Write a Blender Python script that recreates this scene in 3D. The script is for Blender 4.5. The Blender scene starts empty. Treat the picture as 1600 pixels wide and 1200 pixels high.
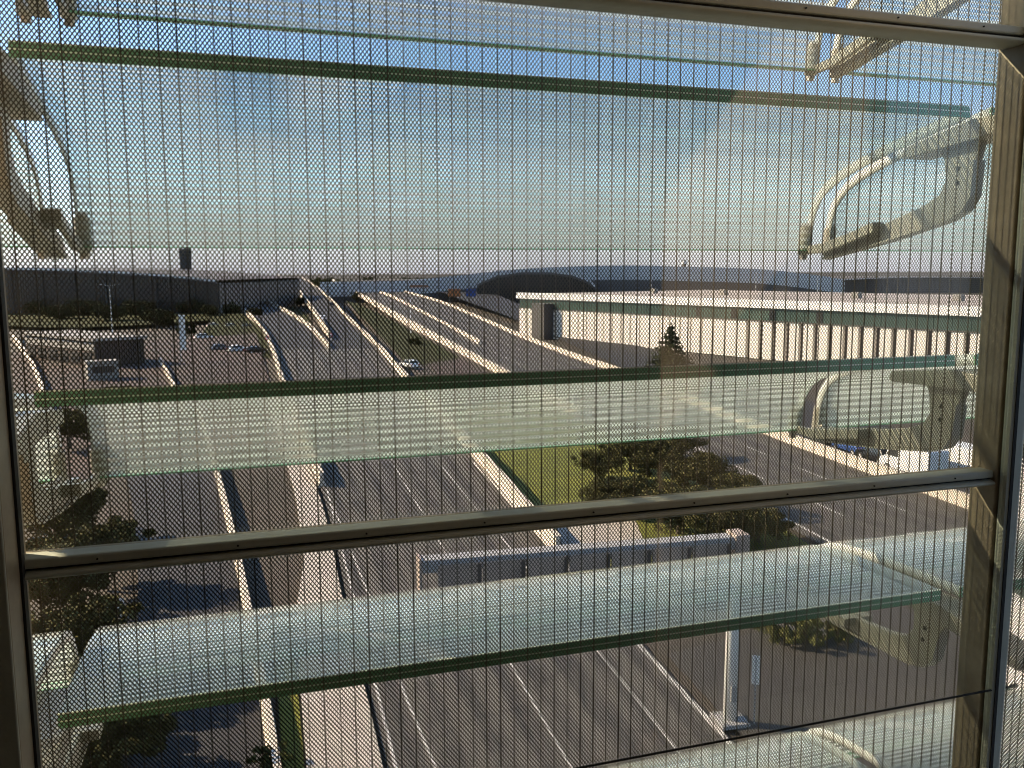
import bpy, math, random
import numpy as np
from mathutils import Matrix, Vector

random.seed(7); rng = np.random.default_rng(7)
scene = bpy.context.scene
C = scene.collection
R = math.radians
H = 16.5                                   # eye height above the road

# ------------------------------------------------------------------ camera
FPX = 1364.0                               # focal length in pixels of a 1600 px wide frame
def nv(v):
    v = np.array(v, float); return v / np.linalg.norm(v)
_rx = nv((4290, -190, FPX)); _rd = nv((33, 10545, FPX)); _rd = nv(_rd - _rx * _rd.dot(_rx))
_ry = np.cross(_rx, _rd)
if _ry[2] < 0: _ry = -_ry
WM = np.array([_rx, _ry, -_rd])            # world axes: X along the facade, Y out of the building, Z up
cam = bpy.data.cameras.new('camera'); cam.sensor_width = 36.0; cam.lens = 36.0 * FPX / 1600
cam.clip_start = 0.05; cam.clip_end = 20000
camo = bpy.data.objects.new('camera', cam); C.objects.link(camo)
_r, _d, _f = WM @ np.array([1, 0, 0.]), WM @ np.array([0, 1, 0.]), WM @ np.array([0, 0, 1.])
mw = Matrix.Identity(4)
for k in range(3):
    mw[k][0], mw[k][1], mw[k][2] = _r[k], -_d[k], -_f[k]
mw[0][3], mw[1][3], mw[2][3] = 0, 0, H
camo.matrix_world = mw
scene.camera = camo
VIEW = _f; RIGHT = _r

# ------------------------------------------------------------------ sky and sun
SUN_EL = R(29); SUN_AZ = R(-58)            # azimuth measured from +Y towards +X
sd = Vector((math.sin(SUN_AZ) * math.cos(SUN_EL), math.cos(SUN_AZ) * math.cos(SUN_EL), math.sin(SUN_EL)))
w = bpy.data.worlds.new('World'); scene.world = w; w.use_nodes = True
nt = w.node_tree; bg = nt.nodes['Background']
sky = nt.nodes.new('ShaderNodeTexSky'); sky.sky_type = 'NISHITA'; sky.sun_disc = False
sky.sun_elevation = SUN_EL; sky.sun_rotation = SUN_AZ; sky.air_density = 1.0; sky.dust_density = 0.15; sky.ozone_density = 3.5
_N = nt.nodes.new; _L = nt.links.new
_tc = _N('ShaderNodeTexCoord'); _sx = _N('ShaderNodeSeparateXYZ'); _L(_tc.outputs['Generated'], _sx.inputs[0])
_mx = _N('ShaderNodeMath'); _mx.operation = 'MAXIMUM'; _mx.inputs[1].default_value = 0.0; _L(_sx.outputs[2], _mx.inputs[0])
_ad = _N('ShaderNodeMath'); _ad.operation = 'ADD'; _ad.inputs[1].default_value = 0.12; _L(_mx.outputs[0], _ad.inputs[0])
_cb = _N('ShaderNodeCombineXYZ')
for _k in (0, 1):
    _dv = _N('ShaderNodeMath'); _dv.operation = 'DIVIDE'; _L(_sx.outputs[_k], _dv.inputs[0]); _L(_ad.outputs[0], _dv.inputs[1])
    _ml = _N('ShaderNodeMath'); _ml.operation = 'MULTIPLY'; _ml.inputs[1].default_value = (0.45, 1.1)[_k]; _L(_dv.outputs[0], _ml.inputs[0]); _L(_ml.outputs[0], _cb.inputs[_k])
_ns = _N('ShaderNodeTexNoise'); _ns.inputs['Scale'].default_value = 1.1; _ns.inputs['Detail'].default_value = 9; _ns.inputs['Roughness'].default_value = 0.58; _L(_cb.outputs[0], _ns.inputs['Vector'])
_cr = _N('ShaderNodeMapRange'); _cr.inputs[1].default_value = 0.5; _cr.inputs[2].default_value = 0.82; _cr.inputs[3].default_value = 0.0; _cr.inputs[4].default_value = 0.85; _L(_ns.outputs['Fac'], _cr.inputs[0])
_lo = _N('ShaderNodeMapRange'); _lo.inputs[1].default_value = 0.0; _lo.inputs[2].default_value = 0.13; _lo.inputs[3].default_value = 0.85; _lo.inputs[4].default_value = 0.0; _L(_sx.outputs[2], _lo.inputs[0])
_fm = _N('ShaderNodeMath'); _fm.operation = 'MAXIMUM'; _L(_cr.outputs[0], _fm.inputs[0]); _L(_lo.outputs[0], _fm.inputs[1])
_mc = _N('ShaderNodeMixRGB'); _mc.inputs[2].default_value = (3.0, 3.1, 3.75, 1); _L(_fm.outputs[0], _mc.inputs[0]); _L(sky.outputs[0], _mc.inputs[1]); _L(_mc.outputs[0], bg.inputs[0]); bg.inputs[1].default_value = 0.105
sun = bpy.data.lights.new('sun', 'SUN'); sun.energy = 4.8; sun.angle = R(0.53); sun.color = (1.0, 0.80, 0.57)
suno = bpy.data.objects.new('sun', sun); C.objects.link(suno)
suno.rotation_euler = sd.to_track_quat('Z', 'Y').to_euler(); suno.location = (0, 0, 80)
vs = scene.view_settings
vs.view_transform = 'Standard'; vs.look = 'None'; vs.gamma = 1.0; vs.exposure = 1.55; vs.use_curve_mapping = False
scene.cycles.max_bounces = 5; scene.cycles.diffuse_bounces = 3; scene.cycles.glossy_bounces = 3; scene.cycles.transparent_max_bounces = 20
scene.cycles.use_denoising = True; scene.cycles.pixel_filter_type = 'BLACKMAN_HARRIS'; scene.cycles.filter_width = 1.15
scene.cycles.sample_clamp_indirect = 6.0

# ------------------------------------------------------------------ measuring helpers
def ray(px, py): return WM @ np.array([(px - 800) / FPX, (py - 600) / FPX, 1.0])
def G(px, py, z=0.0):
    d = ray(px, py); t = (z - H) / d[2]; p = d * t; return Vector((p[0], p[1], p[2] + H))
def depth(px, py, t):
    p = ray(px, py) * t; return Vector((p[0], p[1], p[2] + H))
ZT = [(420, 13.5), (432, 11.0), (440, 8.5), (450, 6.5), (470, 3.5), (500, 1.2), (545, 0.0), (5000, 0.0)]
def zr(py): return float(np.interp(py, [a for a, b in ZT], [b for a, b in ZT]))
def GR(px, py): return G(px, py, zr(py))

# ------------------------------------------------------------------ materials
def mat(name, col, rough=0.6, metal=0.0, noise=None, bump=None, spec=0.5, extra=None):
    """noise=(scale, amount, colour2); bump=(scale, strength)"""
    m = bpy.data.materials.new(name); m.use_nodes = True
    t = m.node_tree; b = t.nodes['Principled BSDF']
    b.inputs['Base Color'].default_value = (*col, 1); b.inputs['Roughness'].default_value = rough
    b.inputs['Metallic'].default_value = metal; b.inputs['Specular IOR Level'].default_value = spec
    co = t.nodes.new('ShaderNodeTexCoord')
    if noise:
        n = t.nodes.new('ShaderNodeTexNoise'); n.inputs['Scale'].default_value = noise[0]; n.inputs['Detail'].default_value = 8
        n.inputs['Roughness'].default_value = 0.65
        geo = t.nodes.new('ShaderNodeNewGeometry'); t.links.new(geo.outputs['Position'], n.inputs['Vector'])
        r = t.nodes.new('ShaderNodeValToRGB'); r.color_ramp.elements[0].position = 0.32; r.color_ramp.elements[1].position = 0.68
        r.color_ramp.elements[0].color = (*noise[2], 1); r.color_ramp.elements[1].color = (*col, 1)
        t.links.new(n.outputs['Fac'], r.inputs[0])
        mx = t.nodes.new('ShaderNodeMixRGB'); mx.inputs[0].default_value = noise[1]; mx.inputs[1].default_value = (*col, 1)
        t.links.new(r.outputs[0], mx.inputs[2]); t.links.new(mx.outputs[0], b.inputs['Base Color'])
    if bump:
        n2 = t.nodes.new('ShaderNodeTexNoise'); n2.inputs['Scale'].default_value = bump[0]; n2.inputs['Detail'].default_value = 6
        geo2 = t.nodes.new('ShaderNodeNewGeometry'); t.links.new(geo2.outputs['Position'], n2.inputs['Vector'])
        bp = t.nodes.new('ShaderNodeBump'); bp.inputs['Strength'].default_value = bump[1]; bp.inputs['Distance'].default_value = 0.05
        t.links.new(n2.outputs['Fac'], bp.inputs['Height']); t.links.new(bp.outputs[0], b.inputs['Normal'])
    return m

M = {}
M['asphalt'] = mat('asphalt', (0.084, 0.077, 0.063), 0.72, noise=(0.22, 0.9, (0.05, 0.043, 0.038)), bump=(30, 0.3))
def worn_asphalt(name, tracks):
    m = mat(name, (0.085, 0.072, 0.061), 0.72, bump=(30, 0.3)); t = m.node_tree; N = t.nodes.new; L = t.links.new
    b = t.nodes['Principled BSDF']; uv = N('ShaderNodeUVMap'); sx = N('ShaderNodeSeparateXYZ'); L(uv.outputs[0], sx.inputs[0])
    w1 = N('ShaderNodeMath'); w1.operation = 'MULTIPLY'; w1.inputs[1].default_value = tracks * 2 * math.pi; L(sx.outputs[0], w1.inputs[0])
    w2 = N('ShaderNodeMath'); w2.operation = 'COSINE'; L(w1.outputs[0], w2.inputs[0])
    cb = N('ShaderNodeCombineXYZ'); s1 = N('ShaderNodeMath'); s1.operation = 'MULTIPLY'; s1.inputs[1].default_value = 30; L(sx.outputs[0], s1.inputs[0]); L(s1.outputs[0], cb.inputs[0])
    s2 = N('ShaderNodeMath'); s2.operation = 'MULTIPLY'; s2.inputs[1].default_value = 0.06; L(sx.outputs[1], s2.inputs[0]); L(s2.outputs[0], cb.inputs[1])
    n1 = N('ShaderNodeTexNoise'); n1.inputs['Scale'].default_value = 1.0; n1.inputs['Detail'].default_value = 7; n1.inputs['Roughness'].default_value = .7; L(cb.outputs[0], n1.inputs['Vector'])
    geo = N('ShaderNodeNewGeometry'); n2 = N('ShaderNodeTexNoise'); n2.inputs['Scale'].default_value = 0.35; n2.inputs['Detail'].default_value = 9; n2.inputs['Roughness'].default_value = .7; L(geo.outputs['Position'], n2.inputs['Vector'])
    vo = N('ShaderNodeTexVoronoi'); vo.feature = 'DISTANCE_TO_EDGE'; vo.inputs['Scale'].default_value = 0.16; L(geo.outputs['Position'], vo.inputs['Vector'])
    ck = N('ShaderNodeMapRange'); ck.inputs[1].default_value = 0.0; ck.inputs[2].default_value = 0.012; ck.inputs[3].default_value = 0.55; ck.inputs[4].default_value = 1.0; L(vo.outputs['Distance'], ck.inputs[0])
    a1 = N('ShaderNodeMath'); a1.operation = 'MULTIPLY_ADD'; a1.inputs[1].default_value = 0.11; L(w2.outputs[0], a1.inputs[0]); L(n1.outputs['Fac'], a1.inputs[2])
    a2 = N('ShaderNodeMath'); a2.operation = 'MULTIPLY_ADD'; a2.inputs[1].default_value = 0.8; L(n2.outputs['Fac'], a2.inputs[0]); L(a1.outputs[0], a2.inputs[2])
    rp = N('ShaderNodeValToRGB'); rp.color_ramp.elements[0].position = 0.62; rp.color_ramp.elements[1].position = 1.12 if False else 1.0
    rp.color_ramp.elements[0].color = (0.034, 0.03, 0.028, 1); rp.color_ramp.elements[1].color = (0.118, 0.106, 0.086, 1); L(a2.outputs[0], rp.inputs[0])
    mm = N('ShaderNodeMixRGB'); mm.blend_type = 'MULTIPLY'; mm.inputs[0].default_value = 1; L(rp.outputs[0], mm.inputs[1]); L(ck.outputs[0], mm.inputs[2]); L(mm.outputs[0], b.inputs['Base Color'])
    return m
M['asphalt_main'] = worn_asphalt('asphalt_main', 8); M['asphalt_airport'] = worn_asphalt('asphalt_airport', 6)
M['asphalt_dark_and_shade'] = mat('asphalt_dark_and_shade', (0.036, 0.036, 0.039), 0.8, noise=(0.3, 0.8, (0.022, 0.022, 0.024)), bump=(30, 0.3))  # dark asphalt, also used to paint the shade at the white building's foot
M['paint'] = mat('road_paint', (0.6, 0.58, 0.53), 0.7, noise=(2.2, 0.85, (0.2, 0.18, 0.16)))
M['concrete'] = mat('concrete', (0.46, 0.42, 0.36), 0.85, noise=(0.8, 0.6, (0.3, 0.27, 0.23)), bump=(12, 0.3))
M['barrier'] = mat('barrier_concrete', (0.64, 0.57, 0.47), 0.85, noise=(0.7, 0.7, (0.40, 0.34, 0.28)), bump=(12, 0.2))
M['ground'] = mat('ground_earth', (0.085, 0.068, 0.054), 0.95, noise=(0.08, 0.9, (0.045, 0.042, 0.03)), bump=(4, 0.4))
M['plaza'] = mat('plaza_paving', (0.085, 0.056, 0.045), 0.9, noise=(0.12, 0.9, (0.04, 0.034, 0.03)))
M['grass'] = mat('grass_green', (0.165, 0.165, 0.018), 0.95, noise=(0.5, 0.9, (0.075, 0.09, 0.014)), bump=(8, 0.9))
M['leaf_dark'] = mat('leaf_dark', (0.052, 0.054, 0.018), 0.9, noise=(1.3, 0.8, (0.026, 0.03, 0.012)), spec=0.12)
M['leaf_olive'] = mat('leaf_olive', (0.095, 0.085, 0.03), 0.9, noise=(0.9, 0.9, (0.045, 0.045, 0.017)), spec=0.12)
M['leaf_mid'] = mat('leaf_mid', (0.075, 0.08, 0.022), 0.9, noise=(1.3, 0.8, (0.04, 0.045, 0.015)), spec=0.12)
M['leaf_yellow'] = mat('leaf_yellow', (0.16, 0.15, 0.03), 0.7, noise=(1.5, 0.8, (0.07, 0.08, 0.02)))
M['needle'] = mat('needle', (0.06, 0.065, 0.03), 0.9, noise=(1.3, 0.8, (0.03, 0.035, 0.016)), spec=0.12)
M['bark'] = mat('bark', (0.09, 0.065, 0.045), 0.9, noise=(6, 0.7, (0.05, 0.04, 0.03)))
M['wall_white'] = mat('wall_white', (0.76, 0.71, 0.64), 0.7, noise=(0.4, 0.4, (0.6, 0.56, 0.5)))
M['joint'] = mat('joint_dark', (0.09, 0.075, 0.065), 0.8)
M['fascia'] = mat('fascia_white', (0.8, 0.79, 0.77), 0.55, noise=(0.6, 0.3, (0.66, 0.65, 0.63)))
M['roof_gravel'] = mat('roof_gravel', (0.42, 0.37, 0.33), 0.95, noise=(0.3, 0.6, (0.3, 0.27, 0.24)))
M['green_glass'] = mat('green_glass', (0.075, 0.115, 0.098), 0.22, noise=(0.12, 0.8, (0.02, 0.04, 0.036)))
M['dark_glass'] = mat('dark_glass', (0.025, 0.027, 0.03), 0.15, noise=(0.1, 0.7, (0.05, 0.05, 0.05)))
M['roof_dark'] = mat('terminal_roof', (0.17, 0.16, 0.155), 0.85, noise=(0.05, 0.5, (0.06, 0.057, 0.056)), spec=0.2)
M['roof_rim'] = mat('roof_rim', (0.6, 0.6, 0.6), 0.5)
M['cladding'] = mat('cladding_grey', (0.085, 0.08, 0.078), 0.6, noise=(0.2, 0.6, (0.055, 0.053, 0.052)))
M['pale_clad'] = mat('cladding_pale', (0.27, 0.255, 0.23), 0.8, noise=(0.3, 0.6, (0.18, 0.17, 0.15)))
M['steel'] = mat('galvanised_steel', (0.36, 0.35, 0.33), 0.6, 0.05, noise=(3, 0.5, (0.3, 0.3, 0.31)))
M['sign_back'] = mat('sign_back', (0.48, 0.39, 0.32), 0.6, 0.2, noise=(1.2, 0.6, (0.2, 0.165, 0.145)))
M['post_white'] = mat('post_white', (0.78, 0.76, 0.72), 0.5, noise=(4, 0.4, (0.6, 0.58, 0.54)))
M['red'] = mat('sign_red', (0.45, 0.03, 0.03), 0.5)
M['blue'] = mat('paint_blue', (0.04, 0.09, 0.3), 0.3)
M['orange'] = mat('sign_orange', (0.42, 0.15, 0.05), 0.6)
M['rubber'] = mat('rubber', (0.02, 0.02, 0.02), 0.85)
M['lamp_red'] = mat('lamp_red', (0.4, 0.02, 0.02), 0.25)
M['lamp_clear'] = mat('lamp_clear', (0.7, 0.7, 0.68), 0.15)
CARC = {'white': (0.75, 0.75, 0.74), 'grey': (0.2, 0.2, 0.21), 'black': (0.02, 0.02, 0.023), 'blue': (0.05, 0.1, 0.28), 'silver': (0.5, 0.5, 0.52), 'red': (0.3, 0.03, 0.03)}
for k, c in CARC.items(): M['car_' + k] = mat('car_paint_' + k, c, 0.3, 0.0 if k == 'white' else 0.3, noise=(2, 0.3, tuple(x * 0.8 for x in c)))
# facade
M['frame'] = mat('frame_painted', (0.5, 0.53, 0.45), 0.42, 0.0, noise=(9, 0.45, (0.38, 0.4, 0.34)), bump=(60, 0.05))
M['frame_dark'] = mat('frame_dark', (0.36, 0.3, 0.21), 0.45, 0.0, noise=(14, 0.5, (0.13, 0.11, 0.075)))
M['gasket'] = mat('gasket', (0.02, 0.02, 0.018), 0.8)
M['mesh'] = mat('mesh_metal', (0.075, 0.062, 0.043), 0.38, 0.5)
M['rib'] = mat('rib_metal', (0.09, 0.073, 0.048), 0.4, 0.5)
M['bracket'] = mat('bracket_paint', (0.36, 0.345, 0.29), 0.42, 0.15, noise=(14, 0.6, (0.24, 0.23, 0.19)), bump=(160, 0.12))
M['bolt'] = mat('bolt_steel', (0.3, 0.28, 0.24), 0.35, 0.85)
M['plaster'] = mat('plaster', (0.55, 0.44, 0.34), 0.9, noise=(2, 0.4, (0.46, 0.37, 0.28)))
M['panel_dark'] = mat('panel_dark', (0.30, 0.25, 0.20), 0.8, noise=(3, 0.4, (0.23, 0.19, 0.155)))
M['carpet'] = mat('carpet', (0.2, 0.165, 0.135), 0.95, noise=(20, 0.5, (0.06, 0.055, 0.05)))

def glass_mat(name, tint, frit=None, ior=1.5, rough=0.02, cap=1.0):
    """clear tinted glass with a Fresnel reflection; frit=(pitch, duty): printed white lines along U"""
    m = bpy.data.materials.new(name); m.use_nodes = True; t = m.node_tree
    for n in list(t.nodes): t.nodes.remove(n)
    N = t.nodes.new; L = t.links.new
    out = N('ShaderNodeOutputMaterial'); tr = N('ShaderNodeBsdfTransparent'); tr.inputs[0].default_value = (*tint, 1)
    gl = N('ShaderNodeBsdfGlossy'); gl.inputs['Roughness'].default_value = rough; gl.inputs[0].default_value = (1, 1, 1, 1)
    f0 = ((ior - 1) / (ior + 1)) ** 2
    fr = N('ShaderNodeLayerWeight'); fr.inputs[0].default_value = 0.5
    pw = N('ShaderNodeMath'); pw.operation = 'POWER'; pw.inputs[1].default_value = 5.0; L(fr.outputs['Facing'], pw.inputs[0])
    mn = N('ShaderNodeMath'); mn.operation = 'MULTIPLY_ADD'; mn.inputs[1].default_value = 1 - f0; mn.inputs[2].default_value = f0; L(pw.outputs[0], mn.inputs[0])
    m1 = N('ShaderNodeMixShader'); L(mn.outputs[0], m1.inputs[0]); L(tr.outputs[0], m1.inputs[1]); L(gl.outputs[0], m1.inputs[2])
    last = m1
    if frit:
        uv = N('ShaderNodeUVMap'); sx = N('ShaderNodeSeparateXYZ'); L(uv.outputs[0], sx.inputs[0])
        dv = N('ShaderNodeMath'); dv.operation = 'DIVIDE'; dv.inputs[1].default_value = frit[0]; L(sx.outputs[1], dv.inputs[0])
        fc = N('ShaderNodeMath'); fc.operation = 'FRACT'; L(dv.outputs[0], fc.inputs[0])
        lt = N('ShaderNodeMath'); lt.operation = 'LESS_THAN'; lt.inputs[1].default_value = frit[1]; L(fc.outputs[0], lt.inputs[0])
        # dust and water marks between the lines
        ns = N('ShaderNodeTexNoise'); ns.inputs['Scale'].default_value = 7.0; ns.inputs['Detail'].default_value = 8
        tc = N('ShaderNodeNewGeometry'); L(tc.outputs['Position'], ns.inputs['Vector'])
        mr = N('ShaderNodeMapRange'); mr.inputs[1].default_value = 0.35; mr.inputs[2].default_value = 0.8; mr.inputs[3].default_value = frit[2]; mr.inputs[4].default_value = frit[2] + 0.25
        L(ns.outputs['Fac'], mr.inputs[0])
        mxm = N('ShaderNodeMath'); mxm.operation = 'MAXIMUM'; L(lt.outputs[0], mxm.inputs[0]); L(mr.outputs[0], mxm.inputs[1])
        ml = N('ShaderNodeMath'); ml.operation = 'MULTIPLY'; ml.inputs[1].default_value = frit[3]; L(mxm.outputs[0], ml.inputs[0])
        df = N('ShaderNodeBsdfDiffuse'); df.inputs[0].default_value = (0.68, 0.72, 0.70, 1)
        tl = N('ShaderNodeBsdfTranslucent'); tl.inputs[0].default_value = (0.68, 0.72, 0.70, 1)
        m2 = N('ShaderNodeMixShader'); m2.inputs[0].default_value = 0.5; L(df.outputs[0], m2.inputs[1]); L(tl.outputs[0], m2.inputs[2])
        m3 = N('ShaderNodeMixShader'); L(ml.outputs[0], m3.inputs[0]); L(m1.outputs[0], m3.inputs[1]); L(m2.outputs[0], m3.inputs[2])
        last = m3
    L(last.outputs[0], out.inputs[0]); return m
M['louvre_frit'] = glass_mat('louvre_frit', (0.92, 0.965, 0.96), (0.0225, 0.42, 0.03, 0.55))
M['louvre_clear'] = glass_mat('louvre_clear', (0.95, 0.985, 0.975), (1.0, 0.0, 0.03, 1.0))
M['dusty_frit'] = glass_mat('dusty_frit', (0.88, 0.94, 0.91), (0.0225, 0.5, 0.22, 0.88))
M['dusty_clear'] = glass_mat('dusty_clear', (0.92, 0.97, 0.95), (1.0, 0.0, 0.2, 1.0))
M['window_glass'] = glass_mat('window_glass', (0.96, 0.97, 0.95), None, 1.45)
M['edge_green'] = mat('glass_edge_green', (0.2, 0.43, 0.25), 0.25, noise=(10, 0.5, (0.13, 0.30, 0.17)))
M['edge_end'] = mat('glass_end_grey', (0.5, 0.53, 0.5), 0.2)
M['edge_line'] = mat('glass_interlayer_and_glint', (0.75, 0.82, 0.66), 0.4)

# ------------------------------------------------------------------ mesh builder
class MB:
    def __init__(s): s.v = []; s.f = []; s.uv = None
    def add(s, vs_, fs):
        o = len(s.v); s.v += [tuple(v) for v in vs_]; s.f += [tuple(i + o for i in f) for f in fs]; return s
    def box(s, x0, x1, y0, y1, z0, z1):
        return s.add([(x0, y0, z0), (x1, y0, z0), (x1, y1, z0), (x0, y1, z0), (x0, y0, z1), (x1, y0, z1), (x1, y1, z1), (x0, y1, z1)],
                     [(0, 3, 2, 1), (4, 5, 6, 7), (0, 1, 5, 4), (1, 2, 6, 5), (2, 3, 7, 6), (3, 0, 4, 7)])
    def obox(s, c, ax, ay, az):
        """oriented box: centre, three half-axis vectors"""
        c, ax, ay, az = Vector(c), Vector(ax), Vector(ay), Vector(az); V = []
        for k in (-1, 1):
            for i, j in ((-1, -1), (1, -1), (1, 1), (-1, 1)): V.append(c + ax * i + ay * j + az * k)
        return s.add(V, [(0, 3, 2, 1), (4, 5, 6, 7), (0, 1, 5, 4), (1, 2, 6, 5), (2, 3, 7, 6), (3, 0, 4, 7)])
    def prism(s, poly, a, b, f):
        """poly 2-D, f(u, v, w) -> 3-D, extruded from w=a to w=b"""
        n = len(poly)
        return s.add([f(u, v, a) for u, v in poly] + [f(u, v, b) for u, v in poly],
                     [tuple(range(n - 1, -1, -1)), tuple(range(n, 2 * n))] + [(i, (i + 1) % n, (i + 1) % n + n, i + n) for i in range(n)])
    def tube(s, p, q, r0, r1=None, n=8):
        p, q = Vector(p), Vector(q); r1 = r0 if r1 is None else r1; d = (q - p).normalized()
        a = d.orthogonal().normalized(); b = d.cross(a); V = []
        for c, r in ((p, r0), (q, r1)):
            for k in range(n):
                t = 2 * math.pi * k / n; V.append(c + a * math.cos(t) * r + b * math.sin(t) * r)
        return s.add(V, [(k, (k + 1) % n, (k + 1) % n + n, k + n) for k in range(n)] + [tuple(range(n - 1, -1, -1)), tuple(range(n, 2 * n))])
    def sweep(s, path, prof):
        """prof: list of (offset to the right, height) closed; path: 3-D points"""
        n = len(prof); V = []
        for i, p in enumerate(path):
            p = Vector(p); t = Vector(path[min(i + 1, len(path) - 1)]) - Vector(path[max(i - 1, 0)]); t.z = 0; t.normalize()
            r = Vector((t.y, -t.x, 0))
            for u, h in prof: V.append(p + r * u + Vector((0, 0, h)))
        F = []
        for i in range(len(path) - 1):
            for k in range(n): F.append((i * n + k, i * n + (k + 1) % n, (i + 1) * n + (k + 1) % n, (i + 1) * n + k))
        F.append(tuple(range(n - 1, -1, -1))); F.append(tuple((len(path) - 1) * n + k for k in range(n)))
        return s.add(V, F)
    def ribbon(s, A, B):
        n = len(A); return s.add(list(A) + list(B), [(i, i + 1, i + 1 + n, i + n) for i in range(n - 1)])
    def mesh(s, name, m):
        me = bpy.data.meshes.new(name); me.from_pydata(s.v, [], s.f); me.update()
        import bmesh
        bm = bmesh.new(); bm.from_mesh(me); bmesh.ops.recalc_face_normals(bm, faces=bm.faces); bm.to_mesh(me); bm.free()
        me.materials.append(M[m]); return me
    def build(s, name, m, parent=None, bevel=0, smooth=False):
        o = bpy.data.objects.new(name, s.mesh(name, m)); C.objects.link(o)
        if parent: o.parent = parent
        if smooth:
            for p in o.data.polygons: p.use_smooth = True
        if bevel:
            bv = o.modifiers.new('bevel', 'BEVEL'); bv.width = bevel; bv.segments = 2; bv.limit_method = 'ANGLE'
        return o
def tag(o, label, cat, group=None):
    o['label'] = label; o['category'] = cat
    if group: o['group'] = group
    return o
def struct(o): o['kind'] = 'structure'; return o
def empty(name, loc, rz=0.0):
    o = bpy.data.objects.new(name, None); C.objects.link(o); o.location = loc; o.rotation_euler = (0, 0, rz); o.empty_display_size = 0.1; return o
def dup(o, loc=None, rz=None, parent=None):
    c = o.copy(); C.objects.link(c); c.parent = parent
    if loc is not None: c.location = loc
    if rz is not None: c.rotation_euler = (0, 0, rz)
    for ch in list(o.children): dup(ch, parent=c)
    return c
def resample(pts, step):
    pts = [Vector(p) for p in pts]; n = len(pts)
    # Catmull-Rom through the points
    out = []
    for i in range(n - 1):
        p0, p1, p2, p3 = pts[max(i - 1, 0)], pts[i], pts[i + 1], pts[min(i + 2, n - 1)]
        k = max(1, int((p2 - p1).length / step))
        for j in range(k):
            t = j / k
            out.append(0.5 * ((2 * p1) + (p2 - p0) * t + (2 * p0 - 5 * p1 + 4 * p2 - p3) * t * t + (3 * p1 - p0 - 3 * p2 + p3) * t ** 3))
    out.append(pts[-1]); return out
def even(pts, n):
    """n points evenly spaced by length along a smoothed polyline"""
    q = resample(pts, 1.0); L = [0]
    for a, b in zip(q, q[1:]): L.append(L[-1] + (b - a).length)
    out = []
    for k in range(n):
        t = L[-1] * k / (n - 1); i = min(max(np.searchsorted(L, t) - 1, 0), len(q) - 2)
        s_ = (t - L[i]) / max(L[i + 1] - L[i], 1e-6); out.append(q[i].lerp(q[i + 1], s_))
    return out
UP = Vector((0, 0, 1))

# ================================================================== THE GROUND AND THE ROADS
m = MB(); n = 24; S = 6000
m.add([(-S, -400, -0.12), (S, -400, -0.12), (S, S, -0.12), (-S, S, -0.12)], [(0, 1, 2, 3)])
struct(m.build('ground', 'ground'))

def lift(pts, dz): return [Vector((p.x, p.y, p.z + dz)) for p in pts]
def surface(name, A, B, material, dz, n=40):
    a, b = even([GR(*p) if len(p) == 2 else Vector(p) for p in A], n), even([GR(*p) if len(p) == 2 else Vector(p) for p in B], n)
    o = struct(MB().ribbon(lift(a, dz), lift(b, dz)).build(name, material)); me = o.data; uv = me.uv_layers.new(name='UVMap'); L_ = [0.0]
    for p, q in zip(a, a[1:]): L_.append(L_[-1] + (q - p).length)
    for l in me.loops: uv.data[l.index].uv = (0.0 if l.vertex_index < n else 1.0, L_[l.vertex_index % n])
    return o, a, b
L1 = [(625, 1290), (580, 1090), (545, 950), (500, 760), (440, 600), (424, 545)]
R1 = [(1265, 1290), (1140, 1155), (1014, 1018), (880, 870), (745, 715), (640, 600), (592, 545)]
main, mL, mR = surface('main_road', L1, R1, 'asphalt_main', 0.012, 60)
LB_L = [(424, 545), (409, 516), (386, 491), (366, 478), (348, 470), (325, 466)]; LB_R = [(513, 545), (482, 511), (447, 488), (409, 471), (375, 465)]
surface('slip_road', LB_L, LB_R, 'asphalt_dark_and_shade', 0.012, 20)
RB_L = [(517, 545), (505, 510), (480, 472), (460, 446), (447, 435)]; RB_R = [(592, 545), (546, 500), (508, 461), (486, 443), (473, 435)]
surface('rising_road', RB_L, RB_R, 'asphalt_dark_and_shade', 0.012, 20)
L2 = [(520, 438), (545, 451), (640, 505), (740, 561), (812, 600), (1004, 700), (1280, 850), (1420, 925)]
R2 = [(610, 450), (645, 460), (692, 474), (760, 503), (812, 526), (900, 560), (975, 586), (1190, 675), (1530, 800), (1680, 852)]
surface('airport_road', L2, R2, 'asphalt_airport', 0.012, 60)
L3 = [(150, 620), (195, 740), (215, 900), (200, 1290)]; R3 = [(300, 620), (338, 735), (376, 900), (440, 1290)]
surface('service_road', L3, R3, 'asphalt_dark_and_shade', 0.012, 40)
P_L = [(487, 1290), (472, 1110), (463, 965), (474, 880), (468, 820), (452, 740), (412, 610)]
P_R = [(617, 1290), (573, 1090), (538, 950), (494, 760), (436, 605)]
pv, a, b = surface('pavement', P_L, P_R, 'concrete', 0.14, 40)
MB().ribbon(lift(b, 0.14), lift(b, -0.1)).build('kerb_face', 'concrete', pv)
MB().ribbon(lift(a, 0.14), lift(a, -0.1)).build('kerb_face', 'concrete', pv)
# planted strip and brown verge on the left of the pavement
surface('grass_strip', [(447, 1290), (436, 1110), (430, 1000)], [(483, 1290), (468, 1110), (458, 1000)], 'grass', 0.03, 12)
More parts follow.
